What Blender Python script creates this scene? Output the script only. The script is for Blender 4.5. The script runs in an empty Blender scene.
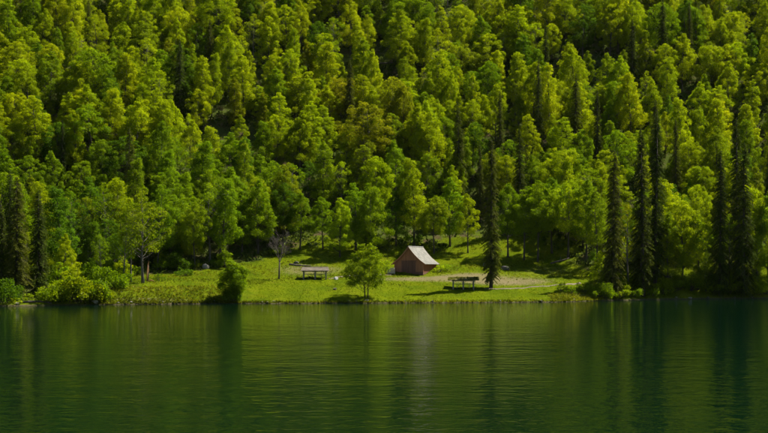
import bpy, math, random
import numpy as np
from mathutils import Vector, Matrix

# ------------------------------------------------------------------ camera
SC = bpy.context.scene
COL = SC.collection
FPX, CAMZ, HOR, IW, IH = 1250.0, 7.0, 268.0, 768.0, 433.0     # focal length in photo pixels, eye height, horizon row
cam_d = bpy.data.cameras.new('camera')
cam_d.sensor_fit = 'HORIZONTAL'; cam_d.sensor_width = 36.0
cam_d.lens = 36.0 * FPX / IW
cam_d.shift_y = (HOR - IH / 2) / IW
cam_d.clip_start = 0.5; cam_d.clip_end = 4000
cam = bpy.data.objects.new('camera', cam_d); COL.objects.link(cam)
cam.location = (0, 0, CAMZ); cam.rotation_euler = (math.pi / 2, 0, 0)
SC.camera = cam

# ------------------------------------------------------------------ sky and sun
SUN = Vector((0.52, 0.30, 0.90)).normalized()
elev = math.asin(SUN.z); azim = math.atan2(SUN.x, SUN.y)
world = bpy.data.worlds.new('World'); SC.world = world; world.use_nodes = True
wt = world.node_tree; wt.nodes.clear()
sky = wt.nodes.new('ShaderNodeTexSky'); sky.sky_type = 'NISHITA'; sky.sun_disc = False
sky.sun_elevation = elev; sky.sun_rotation = azim; sky.altitude = 600; sky.air_density = 1.0; sky.dust_density = 0.6
bg = wt.nodes.new('ShaderNodeBackground'); bg.inputs['Strength'].default_value = 0.05
wo = wt.nodes.new('ShaderNodeOutputWorld')
wt.links.new(sky.outputs[0], bg.inputs[0]); wt.links.new(bg.outputs[0], wo.inputs[0])
sun_d = bpy.data.lights.new('sun', 'SUN'); sun_d.energy = 5.0; sun_d.angle = math.radians(0.5); sun_d.color = (1.0, 0.93, 0.80)
sun = bpy.data.objects.new('sun', sun_d); COL.objects.link(sun)
sun.rotation_euler = (-SUN).to_track_quat('-Z', 'Y').to_euler(); sun.location = SUN * 900
SC.view_settings.view_transform = 'Standard'; SC.view_settings.look = 'None'
SC.view_settings.exposure = 1.08; SC.view_settings.gamma = 1.0
SC.render.engine = 'CYCLES'
SC.cycles.max_bounces = 7; SC.cycles.diffuse_bounces = 4; SC.cycles.glossy_bounces = 3
SC.cycles.transmission_bounces = 4; SC.cycles.caustics_reflective = False; SC.cycles.caustics_refractive = False
SC.cycles.use_denoising = True

rnd = random.Random(11)
NR = np.random.default_rng(11)

# ------------------------------------------------------------------ helpers
def smooth(a, b, x):
    t = np.clip((np.asarray(x, float) - a) / (b - a), 0, 1)
    return t * t * (3 - 2 * t)

def mesh_from(name, verts, faces, mat=None, flat=True):
    me = bpy.data.meshes.new(name)
    me.from_pydata([tuple(v) for v in verts], [], faces)
    if mat: me.materials.append(mat)
    if not flat: me.polygons.foreach_set('use_smooth', [True] * len(me.polygons))
    me.update()
    return me

def quad_mesh(name, V, mat, tone=None):
    """V: (n,4,3) array of quads; tone: (n,) value kept on the faces."""
    n = len(V)
    me = bpy.data.meshes.new(name)
    me.vertices.add(n * 4); me.vertices.foreach_set('co', V.reshape(-1).astype(np.float32))
    me.loops.add(n * 4); me.loops.foreach_set('vertex_index', np.arange(n * 4, dtype=np.int32))
    me.polygons.add(n)
    me.polygons.foreach_set('loop_start', np.arange(0, n * 4, 4, dtype=np.int32))
    me.materials.append(mat)
    me.update(calc_edges=True)
    if tone is not None:
        a = me.attributes.new('tone', 'FLOAT', 'FACE'); a.data.foreach_set('value', tone.astype(np.float32))
    return me

def obj(name, me, parent=None, loc=(0, 0, 0), rot=(0, 0, 0), scale=(1, 1, 1)):
    o = bpy.data.objects.new(name, me); COL.objects.link(o)
    o.location = loc; o.rotation_euler = rot; o.scale = scale
    if parent: o.parent = parent
    return o

def tag(o, label, cat, group=None, kind=None):
    if label: o['label'] = label
    if cat: o['category'] = cat
    if group: o['group'] = group
    if kind: o['kind'] = kind
    return o

class MB:
    """collects shapes for one mesh"""
    def __init__(s): s.v = []; s.f = []
    def add(s, vs, fs):
        o = len(s.v); s.v += [tuple(v) for v in vs]; s.f += [tuple(i + o for i in f) for f in fs]
    def box(s, x0, x1, y0, y1, z0, z1, M=None):
        vs = [Vector((x, y, z)) for z in (z0, z1) for y in (y0, y1) for x in (x0, x1)]
        if M is not None: vs = [M @ v for v in vs]
        s.add(vs, [(0, 2, 3, 1), (4, 5, 7, 6), (0, 1, 5, 4), (2, 6, 7, 3), (0, 4, 6, 2), (1, 3, 7, 5)])
    def tube(s, pts, rad, n=6, cap=True):
        pts = [Vector(p) for p in pts]; rings = []
        for i, p in enumerate(pts):
            d = (pts[min(i + 1, len(pts) - 1)] - pts[max(i - 1, 0)])
            d = d.normalized() if d.length > 1e-6 else Vector((0, 0, 1))
            u = d.orthogonal().normalized() if abs(d.z) < .95 else Vector((1, 0, 0))
            u = (u - d * u.dot(d)).normalized(); w = d.cross(u)
            rings.append([p + (u * math.cos(2 * math.pi * k / n) + w * math.sin(2 * math.pi * k / n)) * rad[i] for k in range(n)])
        fs = []
        for i in range(len(pts) - 1):
            for k in range(n):
                a, b = i * n + k, i * n + (k + 1) % n
                fs.append((a, b, b + n, a + n))
        if cap: fs += [tuple(range(n))[::-1], tuple((len(pts) - 1) * n + k for k in range(n))]
        s.add([v for r in rings for v in r], fs)
    def mesh(s, name, mat, flat=True): return mesh_from(name, s.v, s.f, mat, flat)
    def build(s, name, mat, parent=None, flat=True): return obj(name, s.mesh(name, mat, flat), parent)

# ------------------------------------------------------------------ materials
class NT:
    def __init__(s, name):
        s.m = bpy.data.materials.new(name); s.m.use_nodes = True; s.t = s.m.node_tree; s.t.nodes.clear()
        s.out = s.n('OutputMaterial')
    def n(s, typ, **kw):
        nd = s.t.nodes.new('ShaderNode' + typ)
        for k, v in kw.items(): setattr(nd, k, v)
        return nd
    def l(s, a, b): s.t.links.new(a, b)
    def noise(s, scale, detail=4, rough=.55, vec=None):
        nd = s.n('TexNoise'); nd.inputs['Scale'].default_value = scale; nd.inputs['Detail'].default_value = detail
        nd.inputs['Roughness'].default_value = rough
        if vec is not None: s.l(vec, nd.inputs['Vector'])
        return nd.outputs['Fac']
    def ramp(s, fac, stops):
        r = s.n('ValToRGB'); e = r.color_ramp.elements
        while len(e) < len(stops): e.new(.5)
        for q, (p, c) in zip(e, stops): q.position = p; q.color = (*c, 1)
        s.l(fac, r.inputs[0]); return r.outputs[0]
    def math(s, op, a, b=None, clamp=False):
        nd = s.n('Math', operation=op); nd.use_clamp = clamp
        for i, x in enumerate((a, b)):
            if x is None: continue
            if isinstance(x, (int, float)): nd.inputs[i].default_value = x
            else: s.l(x, nd.inputs[i])
        return nd.outputs[0]
    def mix(s, fac, a, b, blend='MIX'):
        nd = s.n('Mix', data_type='RGBA', blend_type=blend)
        if isinstance(fac, (int, float)): nd.inputs[0].default_value = fac
        else: s.l(fac, nd.inputs[0])
        for i, x in ((6, a), (7, b)):
            if isinstance(x, tuple): nd.inputs[i].default_value = (*x, 1)
            else: s.l(x, nd.inputs[i])
        return nd.outputs[2]
    def attr(s, name): return s.n('Attribute', attribute_name=name).outputs['Fac']
    def pos(s): return s.n('TexCoord').outputs['Object']
    def bump(s, h, dist, strength=1.0):
        b = s.n('Bump'); b.inputs['Distance'].default_value = dist; b.inputs['Strength'].default_value = strength
        s.l(h, b.inputs['Height']); return b.outputs[0]
    def principled(s, col, rough=.8, normal=None, spec=.3):
        p = s.n('BsdfPrincipled'); p.inputs['Roughness'].default_value = rough
        p.inputs['Specular IOR Level'].default_value = spec
        if isinstance(col, tuple): p.inputs['Base Color'].default_value = (*col, 1)
        else: s.l(col, p.inputs['Base Color'])
        if normal is not None: s.l(normal, p.inputs['Normal'])
        s.l(p.outputs[0], s.out.inputs[0]); return p

def leaf_material(name, trans=.5, base=None, lo=.55, hi=1.35, ty=(1.25, 1.2, .7)):
    t = NT(name)
    col = t.n('ObjectInfo').outputs['Color'] if base is None else None
    if base is not None:
        rgb = t.n('RGB'); rgb.outputs[0].default_value = (*base, 1); col = rgb.outputs[0]
    tone = t.attr('tone')
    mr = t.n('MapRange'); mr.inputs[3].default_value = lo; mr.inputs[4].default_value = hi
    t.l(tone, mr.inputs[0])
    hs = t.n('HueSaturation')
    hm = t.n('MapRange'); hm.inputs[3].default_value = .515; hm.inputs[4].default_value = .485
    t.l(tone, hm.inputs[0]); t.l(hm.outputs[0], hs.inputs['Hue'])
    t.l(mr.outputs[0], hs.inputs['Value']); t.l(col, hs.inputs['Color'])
    c = hs.outputs[0]
    d = t.n('BsdfDiffuse'); t.l(c, d.inputs[0])
    tc = t.mix(1.0, c, ty, 'MULTIPLY')
    tr = t.n('BsdfTranslucent'); t.l(tc, tr.inputs[0])
    m = t.n('MixShader'); m.inputs[0].default_value = trans
    t.l(d.outputs[0], m.inputs[1]); t.l(tr.outputs[0], m.inputs[2])
    g = t.n('BsdfGlossy'); g.inputs['Roughness'].default_value = .5; g.inputs[0].default_value = (1, 1, .9, 1)
    m2 = t.n('MixShader'); m2.inputs[0].default_value = .003
    t.l(m.outputs[0], m2.inputs[1]); t.l(g.outputs[0], m2.inputs[2])
    t.l(m2.outputs[0], t.out.inputs[0]); return t.m

M = {}
M['leaf'] = leaf_material('leaf', .57, ty=(1.36, 1.36, .5))
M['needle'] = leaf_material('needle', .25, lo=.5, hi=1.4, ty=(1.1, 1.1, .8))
M['grass'] = leaf_material('grass', .45, base=(.108, .170, .0012), lo=.42, hi=1.25)
M['weeds'] = leaf_material('weeds', .4, base=(.13, .15, .008), lo=.4, hi=1.5)
M['under'] = leaf_material('undergrowth', .4, base=(.055, .085, .014), lo=.4, hi=1.6)

def wood(name, a, b, scale=(6, 6, .6), rough=.85, bd=.02):
    t = NT(name); mp = t.n('Mapping'); mp.inputs['Scale'].default_value = scale
    t.l(t.pos(), mp.inputs[0])
    f = t.noise(1.0, 6, .6, mp.outputs[0]); f2 = t.noise(.8, 3, .6, t.pos())
    c = t.mix(t.math('MULTIPLY', f2, .6), t.ramp(f, [(.3, a), (.7, b)]), a)
    t.principled(c, rough, t.bump(f, bd)); return t.m
M['bark'] = wood('bark', (.035, .028, .02), (.12, .10, .075), (3, 3, .5), .95, .05)
M['pale_bark'] = wood('pale_bark', (.07, .06, .045), (.19, .17, .135), (2, 2, .8), .9, .03)
M['dead_bark'] = wood('dead_bark', (.07, .055, .045), (.17, .145, .12), (3, 3, .6), .95, .03)
M['split_wood'] = wood('split_wood', (.28, .13, .05), (.5, .28, .12), (4, 4, .6), .9, .03)
M['barn_wood'] = wood('barn_wood', (.22, .095, .045), (.46, .21, .105), (5, 5, .35), .85, .02)
M['barn_red'] = wood('barn_red', (.19, .065, .036), (.40, .15, .085), (5, 5, .35), .85, .02)
M['door_wood'] = wood('door_wood', (.10, .05, .032), (.24, .12, .075), (6, 6, .4), .85, .02)
M['grey_wood'] = wood('grey_wood', (.14, .125, .10), (.32, .29, .24), (5, 5, .6), .85, .02)
M['pale_wood'] = wood('pale_wood', (.45, .36, .24), (.68, .58, .42), (5, 5, 5), .85, .02)

def roofing(name, a, b, c, moss=0.0):
    t = NT(name)
    f = t.noise(1.3, 6, .65, t.pos()); g = t.noise(9, 4, .6, t.pos())
    k = t.mix(t.math('MULTIPLY', g, .5), t.ramp(f, [(.35, a), (.65, b)]), c)
    if moss:
        mk = t.ramp(t.noise(2.2, 5, .7, t.pos()), [(.5 - moss * .3, (0, 0, 0)), (.6 - moss * .2, (1, 1, 1))])
        k = t.mix(mk, k, (.10, .10, .016))
    t.principled(k, .95, t.bump(g, .02), .08); return t.m
M['barn_roof'] = roofing('barn_roof', (.20, .197, .175), (.35, .342, .305), (.16, .152, .135))
M['shelter_roof'] = roofing('shelter_roof', (.12, .10, .075), (.21, .18, .135), (.08, .07, .055))
M['mossy_roof'] = roofing('mossy_roof', (.16, .12, .08), (.30, .235, .16), (.07, .05, .035), moss=.45)

def stone(name, a, b, moss=.0):
    t = NT(name); f = t.noise(2.5, 8, .65, t.pos())
    c = t.ramp(f, [(.3, a), (.7, b)])
    if moss:
        c = t.mix(t.ramp(t.noise(1.1, 5, .6, t.pos()), [(.62 - moss * .3, (0, 0, 0)), (.7 - moss * .2, (1, 1, 1))]), c, (.06, .075, .02))
    t.principled(c, .9, t.bump(f, .06)); return t.m
M['stone'] = stone('stone', (.17, .155, .125), (.36, .33, .27), .35)
M['white_stone'] = stone('white_stone', (.48, .46, .41), (.75, .73, .68))
M['dark_stone'] = stone('dark_stone', (.06, .055, .045), (.17, .155, .125), .5)
M['gravel'] = stone('gravel', (.085, .068, .04), (.17, .14, .09))

# ground: grass on the meadow, leaf litter and bare soil on the hill, dry scree patches (weights kept per vertex)
t = NT('terrain')
P = t.pos()
n1 = t.noise(.35, 6, .6, P); n2 = t.noise(2.3, 6, .65, P); n3 = t.noise(.09, 4, .5, P)
meadow = t.mix(t.ramp(t.noise(.14, 4, .6, P), [(.45, (0, 0, 0)), (.62, (.75,) * 3)]), t.mix(n2, t.ramp(n1, [(.3, (.065, .10, .003)), (.5, (.105, .14, .003)), (.75, (.13, .125, .010))]), (.085, .11, .004)), (.05, .08, .004))
dry = t.mix(n2, t.ramp(n1, [(.35, (.13, .105, .05)), (.6, (.10, .105, .02))]), (.17, .14, .08))
hill = t.mix(t.ramp(n1, [(.33, (0, 0, 0)), (.52, (1, 1, 1))]), t.ramp(n2, [(.3, (.035, .025, .015)), (.7, (.11, .08, .045))]), (.055, .075, .014))
mw = t.math('ADD', t.attr('meadow'), t.math('MULTIPLY', t.math('SUBTRACT', n1, .5), 1.1))
dw = t.math('ADD', t.attr('dry'), t.math('MULTIPLY', t.math('SUBTRACT', n2, .5), 1.2))
def step(x, a, b): return t.ramp(x, [(a, (0, 0, 0)), (b, (1, 1, 1))])
c = t.mix(step(mw, .35, .65), hill, meadow)
c = t.mix(step(dw, .4, .7), c, dry)
wet = t.ramp(t.attr('bed'), [(.2, (0, 0, 0)), (.8, (1, 1, 1))])
c = t.mix(wet, c, t.ramp(n2, [(.3, (.035, .03, .018)), (.7, (.10, .085, .05))]))
t.principled(c, .95, t.bump(t.math('ADD', n2, n1), .08), 0.0)
M['terrain'] = t.m

# water: mirror with wind ripples over a deep green body
t = NT('water')
P = t.pos()
def ripple(sx, sy, scale, detail):
    mp = t.n('Mapping'); mp.inputs['Scale'].default_value = (sx, sy, 1); t.l(P, mp.inputs[0])
    return t.noise(scale, detail, .5, mp.outputs[0])
patch = t.ramp(t.noise(.018, 3, .5, P), [(.35, (.35,) * 3), (.65, (1,) * 3)])
h = t.math('MULTIPLY', ripple(.3, .6, .35, 1), .07)
h = t.math('ADD', h, t.math('MULTIPLY', ripple(.75, 1, .85, 2), .060))
h = t.math('ADD', h, t.math('MULTIPLY', t.math('MULTIPLY', ripple(.75, 1, 2.6, 2), .030), patch))
p = t.principled((.0002, .0078, .0030), .03, t.bump(h, 1.0), .5)
p.inputs['IOR'].default_value = 1.12
M['water'] = t.m

# ------------------------------------------------------------------ terrain
SH = [(-60, 308.5), (0, 306), (40, 305.6), (105, 304.6), (160, 304.1), (220, 303.6), (300, 303.4), (400, 303), (500, 302.5),
      (560, 302), (600, 300.6), (650, 299.6), (700, 299), (768, 298.5), (830, 298)]
SHX, SHY = [], []
for px, py in SH:
    Y = FPX * CAMZ / (py - HOR); SHX.append((px - 384) / FPX * Y); SHY.append(Y)
MD = [(-60, 9), (0, 9), (95, 11), (120, 30), (200, 33), (260, 42), (350, 46), (560, 46), (590, 28), (625, 10), (768, 10)]
MDX = [(p - 384) / FPX * 255 for p, _ in MD]; MDV = [v for _, v in MD]
BK = [(95, 0), (115, 1), (215, 1), (240, .15), (560, .1), (580, .6), (610, .3), (700, 0)]
BKX = [(p - 384) / FPX * 250 for p, _ in BK]; BKV = [v for _, v in BK]
PD = [-400, -60, -10, -.6, 0, .7, 12, 30, 40, 50, 62, 700]
PZ = [-14, -9, -1.8, -.2, .03, .3, 2.4, 5.5, 8.0, 11.2, 17.5, 17.5 + .80 * 638]
_G = np.random.default_rng(5)
WV = [(a / l, b / l, ph, l) for l in (4, 7, 12, 22, 45, 45, 90) for a, b, ph in _G.normal(size=(3, 3))]
def wav(X, Y):
    z = 0
    for a, b, ph, l in WV: z = z + .05 * l ** .85 * np.sin(2.2 * a * X + 2.2 * b * Y + ph * 3)
    return z * .28
def shore(X): return np.interp(X, SHX, SHY) + .5 * np.sin(X * .9) + .35 * np.sin(X * 2.1 + 1)
def eff(X, Y):
    d = Y - shore(X); m = np.interp(X, MDX, MDV)
    far = Y - np.interp(X, [-120, -60, 0, 60, 120], [236, 243, 250, 254, 258])      # the foot of the hill runs on behind the bays of the shore
    return d + (far - d) * smooth(0, 1, d / (m * 1.5)) * (d > 0)
def inland(X, Y): return Y - shore(X) - np.interp(X, MDX, MDV)      # metres beyond the meadow's upper edge
def ground(X, Y):
    X = np.asarray(X, float); Y = np.asarray(Y, float)
    d = Y - shore(X); e = eff(X, Y)
    z = np.interp(e, PD, PZ)
    bk = np.interp(X, BKX, BKV)
    z = z + bk * 1.3 * smooth(-.4, 6.5, d) * (1 - smooth(14, 34, d))
    w = wav(X, Y)
    return z + w * (.06 * smooth(.5, 3, d) + .25 * smooth(25, 50, e) + 1.1 * smooth(50, 85, e))
def gz(x, y): return float(ground(x, y))
def X_of(px, Y): return (px - 384) / FPX * Y
def Z_of(py, Y): return CAMZ + (HOR - py) / FPX * Y
def px_of(x, y): return 384 + x / y * FPX
YS = np.arange(222, 640, .5)
def hit(px, py, H=0.0):
    """ground point whose top (H above it) shows at the pixel"""
    X = X_of(px, YS); f = ground(X, YS) + H - Z_of(py, YS)
    ok = np.where((f >= 0) & (YS > shore(X) + .3))[0]
    Y = float(YS[ok[0]]) if len(ok) else 420.0
    x = X_of(px, Y); return x, Y, gz(x, Y)

def grid_axis(segs):
    out = []
    for a, b, st in segs: out += list(np.arange(a, b, st))
    return np.array(out + [segs[-1][1]])
gx = grid_axis([(-900, -300, 60), (-300, -130, 6), (-130, 130, 1.0), (130, 300, 6), (300, 900, 60)])
gy = grid_axis([(-600, 190, 40), (190, 222, 4), (222, 300, .7), (300, 440, 1.6), (440, 760, 12)])
GX, GY = np.meshgrid(gx, gy); GZ = ground(GX, GY)
nx, ny = len(gx), len(gy)
idx = np.arange(nx * ny).reshape(ny, nx)
faces = np.stack([idx[:-1, :-1], idx[:-1, 1:], idx[1:, 1:], idx[1:, :-1]], -1).reshape(-1, 4)
me = bpy.data.meshes.new('terrain')
me.from_pydata(np.stack([GX, GY, GZ], -1).reshape(-1, 3).tolist(), [], faces.tolist())
me.polygons.foreach_set('use_smooth', [True] * len(me.polygons)); me.materials.append(M['terrain'])
D = GY - shore(GX); E = eff(GX, GY)
PXG = 384 + GX / np.maximum(GY, 60) * FPX; PYG = HOR - (GZ - CAMZ) / np.maximum(GY, 60) * FPX
def blob(cx, cy, rx, ry): return np.exp(-((PXG - cx) / rx) ** 2 - ((PYG - cy) / ry) ** 2)
mead = 1 - smooth(-2, 9, inland(GX, GY))
dryw = .75 * blob(420, 279, 60, 3.2) + .85 * blob(510, 282, 50, 4.5) + .8 * blob(470, 276, 30, 4) + .7 * blob(310, 270, 48, 7) + .45 * blob(545, 270, 50, 8) + .62 * blob(150, 300, 60, 3.5) + .7 * blob(585, 296, 25, 4)
gs = .8 * blob(235, 152, 26, 18) + .6 * blob(382, 66, 14, 10) + .9 * blob(540, 248, 60, 20) + .9 * blob(325, 248, 42, 18) + .85 * blob(460, 250, 36, 16) + .8 * blob(385, 250, 40, 12) + .5 * blob(200, 262, 45, 8)
mead = np.clip(mead + gs, 0, 1)
for nm, arr in (('meadow', mead), ('dry', np.clip(dryw, 0, 1)), ('bed', 1 - smooth(.0, .9, D))):
    a = me.attributes.new(nm, 'FLOAT', 'POINT'); a.data.foreach_set('value', arr.reshape(-1).astype(np.float32))
tag(obj('terrain', me), 'grassy lake meadow rising into a steep wooded hillside', 'hillside', kind='structure')

# lake
lv = [(-900, -600, 0), (900, -600, 0), (900, 330, 0), (-900, 330, 0)]
tag(obj('lake_water', mesh_from('lake_water', lv, [(0, 1, 2, 3)], M['water'])), 'dark green rippled lake mirroring the wooded slope', 'lake', kind='structure')

# footpaths
def path(name, pts, w, label):
    P3 = []
    pts = [hit(px, py)[:2] for px, py in pts]
    for (a, b), (c_, d_) in zip(pts[:-1], pts[1:]):
        n = max(2, int(math.hypot(c_ - a, d_ - b) / .7))
        P3 += [(a + (c_ - a) * i / n, b + (d_ - b) * i / n) for i in range(n)]
    P3.append(pts[-1])
    vs, fs = [], []
    for i, (x, y) in enumerate(P3):
        x2, y2 = P3[min(i + 1, len(P3) - 1)]; x1, y1 = P3[max(i - 1, 0)]
        dx, dy = x2 - x1, y2 - y1; L = math.hypot(dx, dy); nx_, ny_ = -dy / L, dx / L
        for k in range(5):
            s = (k / 4 - .5) * (w + .25 * math.sin(i * 1.3 + k))
            vs.append((x + nx_ * s, y + ny_ * s, gz(x + nx_ * s, y + ny_ * s) + (.09 if 0 < k < 4 else -.03)))
    for i in range(len(P3) - 1):
        for k in range(4):
            a = i * 5 + k; fs.append((a, a + 1, a + 6, a + 5))
    tag(obj(name, mesh_from(name, vs, fs, M['gravel'], False)), label, 'path', kind='structure')
path('footpath', [(484, 289.2), (505, 288.6), (530, 287.3), (552, 286), (566, 285), (580, 283)], .75, 'pale gravel footpath running past the lone spruce')
path('footpath', [(328, 279), (345, 276.6), (362, 275.4), (378, 274.8), (396, 275.2)], .7, 'pale gravel footpath between grey shelter and barn')

# ------------------------------------------------------------------ plant shapes
def unit(a): return a / np.maximum(np.linalg.norm(a, axis=-1, keepdims=True), 1e-9)
def leaf_quads(pos, nrm, size, r, aspect=.7, along=None):
    n = len(pos); nrm = unit(nrm)
    ref = r.normal(size=(n, 3)) if along is None else along
    u = unit(ref - nrm * np.sum(ref * nrm, -1, keepdims=True)); v = np.cross(nrm, u)
    s = size[:, None]
    bend = nrm * s * .18
    return np.stack([pos - u * s * .5 - bend, pos + v * s * .5 * aspect, pos + u * s * .5 - bend, pos - v * s * .5 * aspect], 1)

def clump_leaves(C, R, r, dens=26, size=.34, flat=.72, centre=None):
    """leaf faces spread over the upper, outer side of each clump"""
    P_, N_, S_, T_ = [], [], [], []
    for c_, rad in zip(C, R):
        n = max(12, int(dens * rad * rad * 4))
        d = unit(r.normal(size=(n, 3)) + np.array([0, 0, .45]))
        if centre is not None:
            o = c_ - centre; o = o / max(np.linalg.norm(o), .5)
            d = unit(d + .45 * o)
        rr = rad * (1 - .6 * r.random(n) ** 1.8 + .35 * r.random(n) ** 6) * (1 + .18 * np.sin(5 * d[:, 0] + rad * 9) * np.sin(4 * d[:, 1] + rad * 5))
        p = c_ + d * rr[:, None] * np.array([1, 1, flat])
        P_.append(p); N_.append(d * .55 + r.normal(size=(n, 3)) * .55 + np.array([0, 0, .45]))
        S_.append(size * (.6 + .8 * r.random(n))); T_.append(np.clip(.5 + r.normal() * .16 + r.normal(size=n) * .17, 0, 1))
    return np.concatenate(P_), np.concatenate(N_), np.concatenate(S_), np.concatenate(T_)

def profile(kind, t):
    if kind == 'round': return np.sin(np.pi * np.clip(.10 + .87 * t, 0, 1)) ** .62
    if kind == 'egg': return np.sin(np.pi * np.clip(.16 + .84 * t ** .72, 0, 1)) ** .75
    if kind == 'column': return np.clip(np.minimum((t + .12) * 3.2, 1), 0, 1) * np.clip((1.03 - t), 0, 1) ** .42 * .95
    if kind == 'cone': return np.clip((1.02 - t), 0, 1) ** .43 * np.clip(np.minimum((t + .1) * 5, 1), 0, 1)
    if kind == 'spread': return np.sin(np.pi * np.clip(.22 + .72 * t, 0, 1)) ** .5
    return 1 - t

PROTO = {}
def make_broadleaf(key, words, kind, H, R, base, nclump, crad, seed, stems=1, dens=46, size=.25, bark='bark', gaps=.0):
    r = np.random.default_rng(seed); q = random.Random(seed)
    mb = MB(); C, CR = [], []
    nclump = int(nclump * 1.45); crad *= .80
    axes = []
    for s_ in range(stems):
        ang = q.uniform(0, 6.3); off = .0 if stems == 1 else .55
        lean = Vector((math.cos(ang), math.sin(ang), 0)) * (0.02 * H if stems == 1 else .10 * R + .04 * H) * q.uniform(.6, 1.2)
        p0 = Vector((math.cos(ang), math.sin(ang), 0)) * off
        pts, rad = [], []
        for i in range(9):
            f = i / 8
            pts.append(p0 + lean * f ** 1.3 + Vector((math.sin(f * 5 + seed) * .02 * H * f, math.cos(f * 4 + seed * 2) * .02 * H * f, -.5 + f * H * .88)))
            rad.append((.0135 * H if stems == 1 else .0105 * H) * (1.35 if i == 0 else 1) * (1 - .88 * f) + .02)
        mb.tube(pts, rad, 8); axes.append(pts)
    zb = base * H
    golden = 2.39996
    for i in range(nclump):
        t_ = ((i + .5) / nclump) ** .9
        a = i * golden + q.uniform(-.5, .5)
        if q.random() < gaps: continue
        rr = R * float(profile(kind, np.array(t_))) * q.choice([.35, .62, .78, .9, .98, 1.08]) * q.uniform(.88, 1.1)
        ax = axes[i % stems]; z = zb + t_ * (H - zb) * .95 + q.uniform(-.4, .4)
        f = min(max((z + .5) / (H * .88), 0), 1) * 8; k = min(int(f), 7); core = ax[k].lerp(ax[k + 1], f - k)
        c_ = np.array([core.x + rr * math.cos(a), core.y + rr * math.sin(a), z])
        rad = crad * q.uniform(.6, 1.45) * (1 - .35 * max(0, t_ - .6) / .4)
        C.append(c_); CR.append(rad)
        if rr > .8 and (i % 2 == 0 or bark != 'bark'):
            f2 = max(0.12, (z - rr * q.uniform(.5, .9) + .5) / (H * .88)) * 8; k = min(int(f2), 7); st = ax[k].lerp(ax[k + 1], min(f2 - k, 1))
            e = Vector(c_); md = st.lerp(e, .5) + Vector((0, 0, -.06 * rr + q.uniform(-.2, .2)))
            b0 = .0042 * H * (1 - .5 * t_)
            mb.tube([st, md, e], [b0, b0 * .65, .02], 5, False)
    P_, N_, S_, T_ = clump_leaves(C, CR, r, dens, size, .74, np.array([0, 0, zb + .42 * (H - zb)]))
    Q = leaf_quads(P_, N_, S_, r)
    PROTO[key] = dict(trunk=mb.mesh(key + '_trunk', M[bark], False), crown=quad_mesh(key + '_crown', Q, M['leaf'], T_), H=H, R=R, words=words, P=P_, N=N_, S=S_, T=T_)

#            key       words                         shape   H   R  base n  crad seed
make_broadleaf('a', 'round-topped', 'round', 18, 4.6, .24, 62, 1.45, 1)
make_broadleaf('b', 'egg-shaped', 'egg', 20, 4.3, .20, 66, 1.35, 2)
make_broadleaf('c', 'tall narrow', 'column', 23, 3.3, .16, 66, 1.25, 3)
make_broadleaf('d', 'cone-shaped', 'cone', 19, 4.6, .12, 64, 1.25, 4)
make_broadleaf('e', 'wide spreading', 'spread', 17, 5.6, .30, 66, 1.55, 5)
make_broadleaf('f', 'loose lumpy', 'round', 20, 4.6, .26, 52, 1.35, 6, gaps=.08)
make_broadleaf('g', 'slim', 'egg', 16, 3.0, .20, 48, 1.15, 7)
make_broadleaf('h', 'forked', 'round', 19, 5.0, .28, 68, 1.35, 8, stems=2)
make_broadleaf('i', 'open long-stemmed', 'round', 19, 3.7, .42, 40, 1.15, 9, dens=26, bark='pale_bark')
make_broadleaf('j', 'thin airy', 'egg', 17, 3.6, .34, 40, 1.1, 10, dens=20, bark='pale_bark')
make_broadleaf('k', 'shaggy columnar', 'column', 21, 4.0, .22, 62, 1.4, 12)
make_broadleaf('m', 'bell-shaped', 'cone', 17, 5.0, .16, 66, 1.4, 13)

make_broadleaf('n', 'high-crowned', 'round', 19, 4.6, .36, 50, 1.4, 15)
make_broadleaf('o', 'tall-stemmed', 'egg', 20, 4.0, .32, 50, 1.3, 17)
HUES = {'lime-green': (.232, .305, .002), 'yellow-green': (.268, .332, .002), 'mid-green': (.142, .225, .003), 'deep green': (.078, .150, .005),
        'olive': (.160, .220, .004), 'russet-tinged': (.200, .225, .005)}
def jitter(c_, q, a=.12):
    k = 1 + q.uniform(-a, a); return (c_[0] * k * (1 + q.uniform(-.07, .07)), c_[1] * k, c_[2] * k, 1)

LAND = [(-99, 95, 'the shore thicket'), (95, 205, 'the grassy bank'), (205, 262, 'the round shore tree'), (262, 300, 'the bare tree'), (300, 350, 'the grey shelter'),
        (350, 388, 'the twin-trunked tree'), (388, 446, 'the barn'), (446, 482, 'the mossy pavilion'), (482, 520, 'the lone spruce'), (520, 590, 'the gravel path'),
        (590, 690, 'the olive shore spruces'), (690, 900, 'the dark spruce pair')]
def place_words(x, y):
    px = px_of(x, y); e = float(eff(x, y))
    lm = next(n for a, b, n in LAND if a <= px < b)
    z = gz(x, y)
    if z < 17: return 'at the slope foot behind ' + lm
    if z < 36: return 'low on the slope above ' + lm
    if z < 60: return 'halfway up the slope above ' + lm
    return 'high on the slope above ' + lm
def tree_from(proto, name, cat, label, group, loc, rz, sc, color, lean=0):
    root = obj(name, None, None, loc, (lean, lean * .6, rz), sc); root.empty_display_size = .5
    tag(root, label, cat, group)
    obj('trunk', proto['trunk'], root)
    c_ = obj('crown', proto['crown'], root); c_.color = color
    return root
ALL = []          # (x, y, radius) of every standing tree
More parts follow.
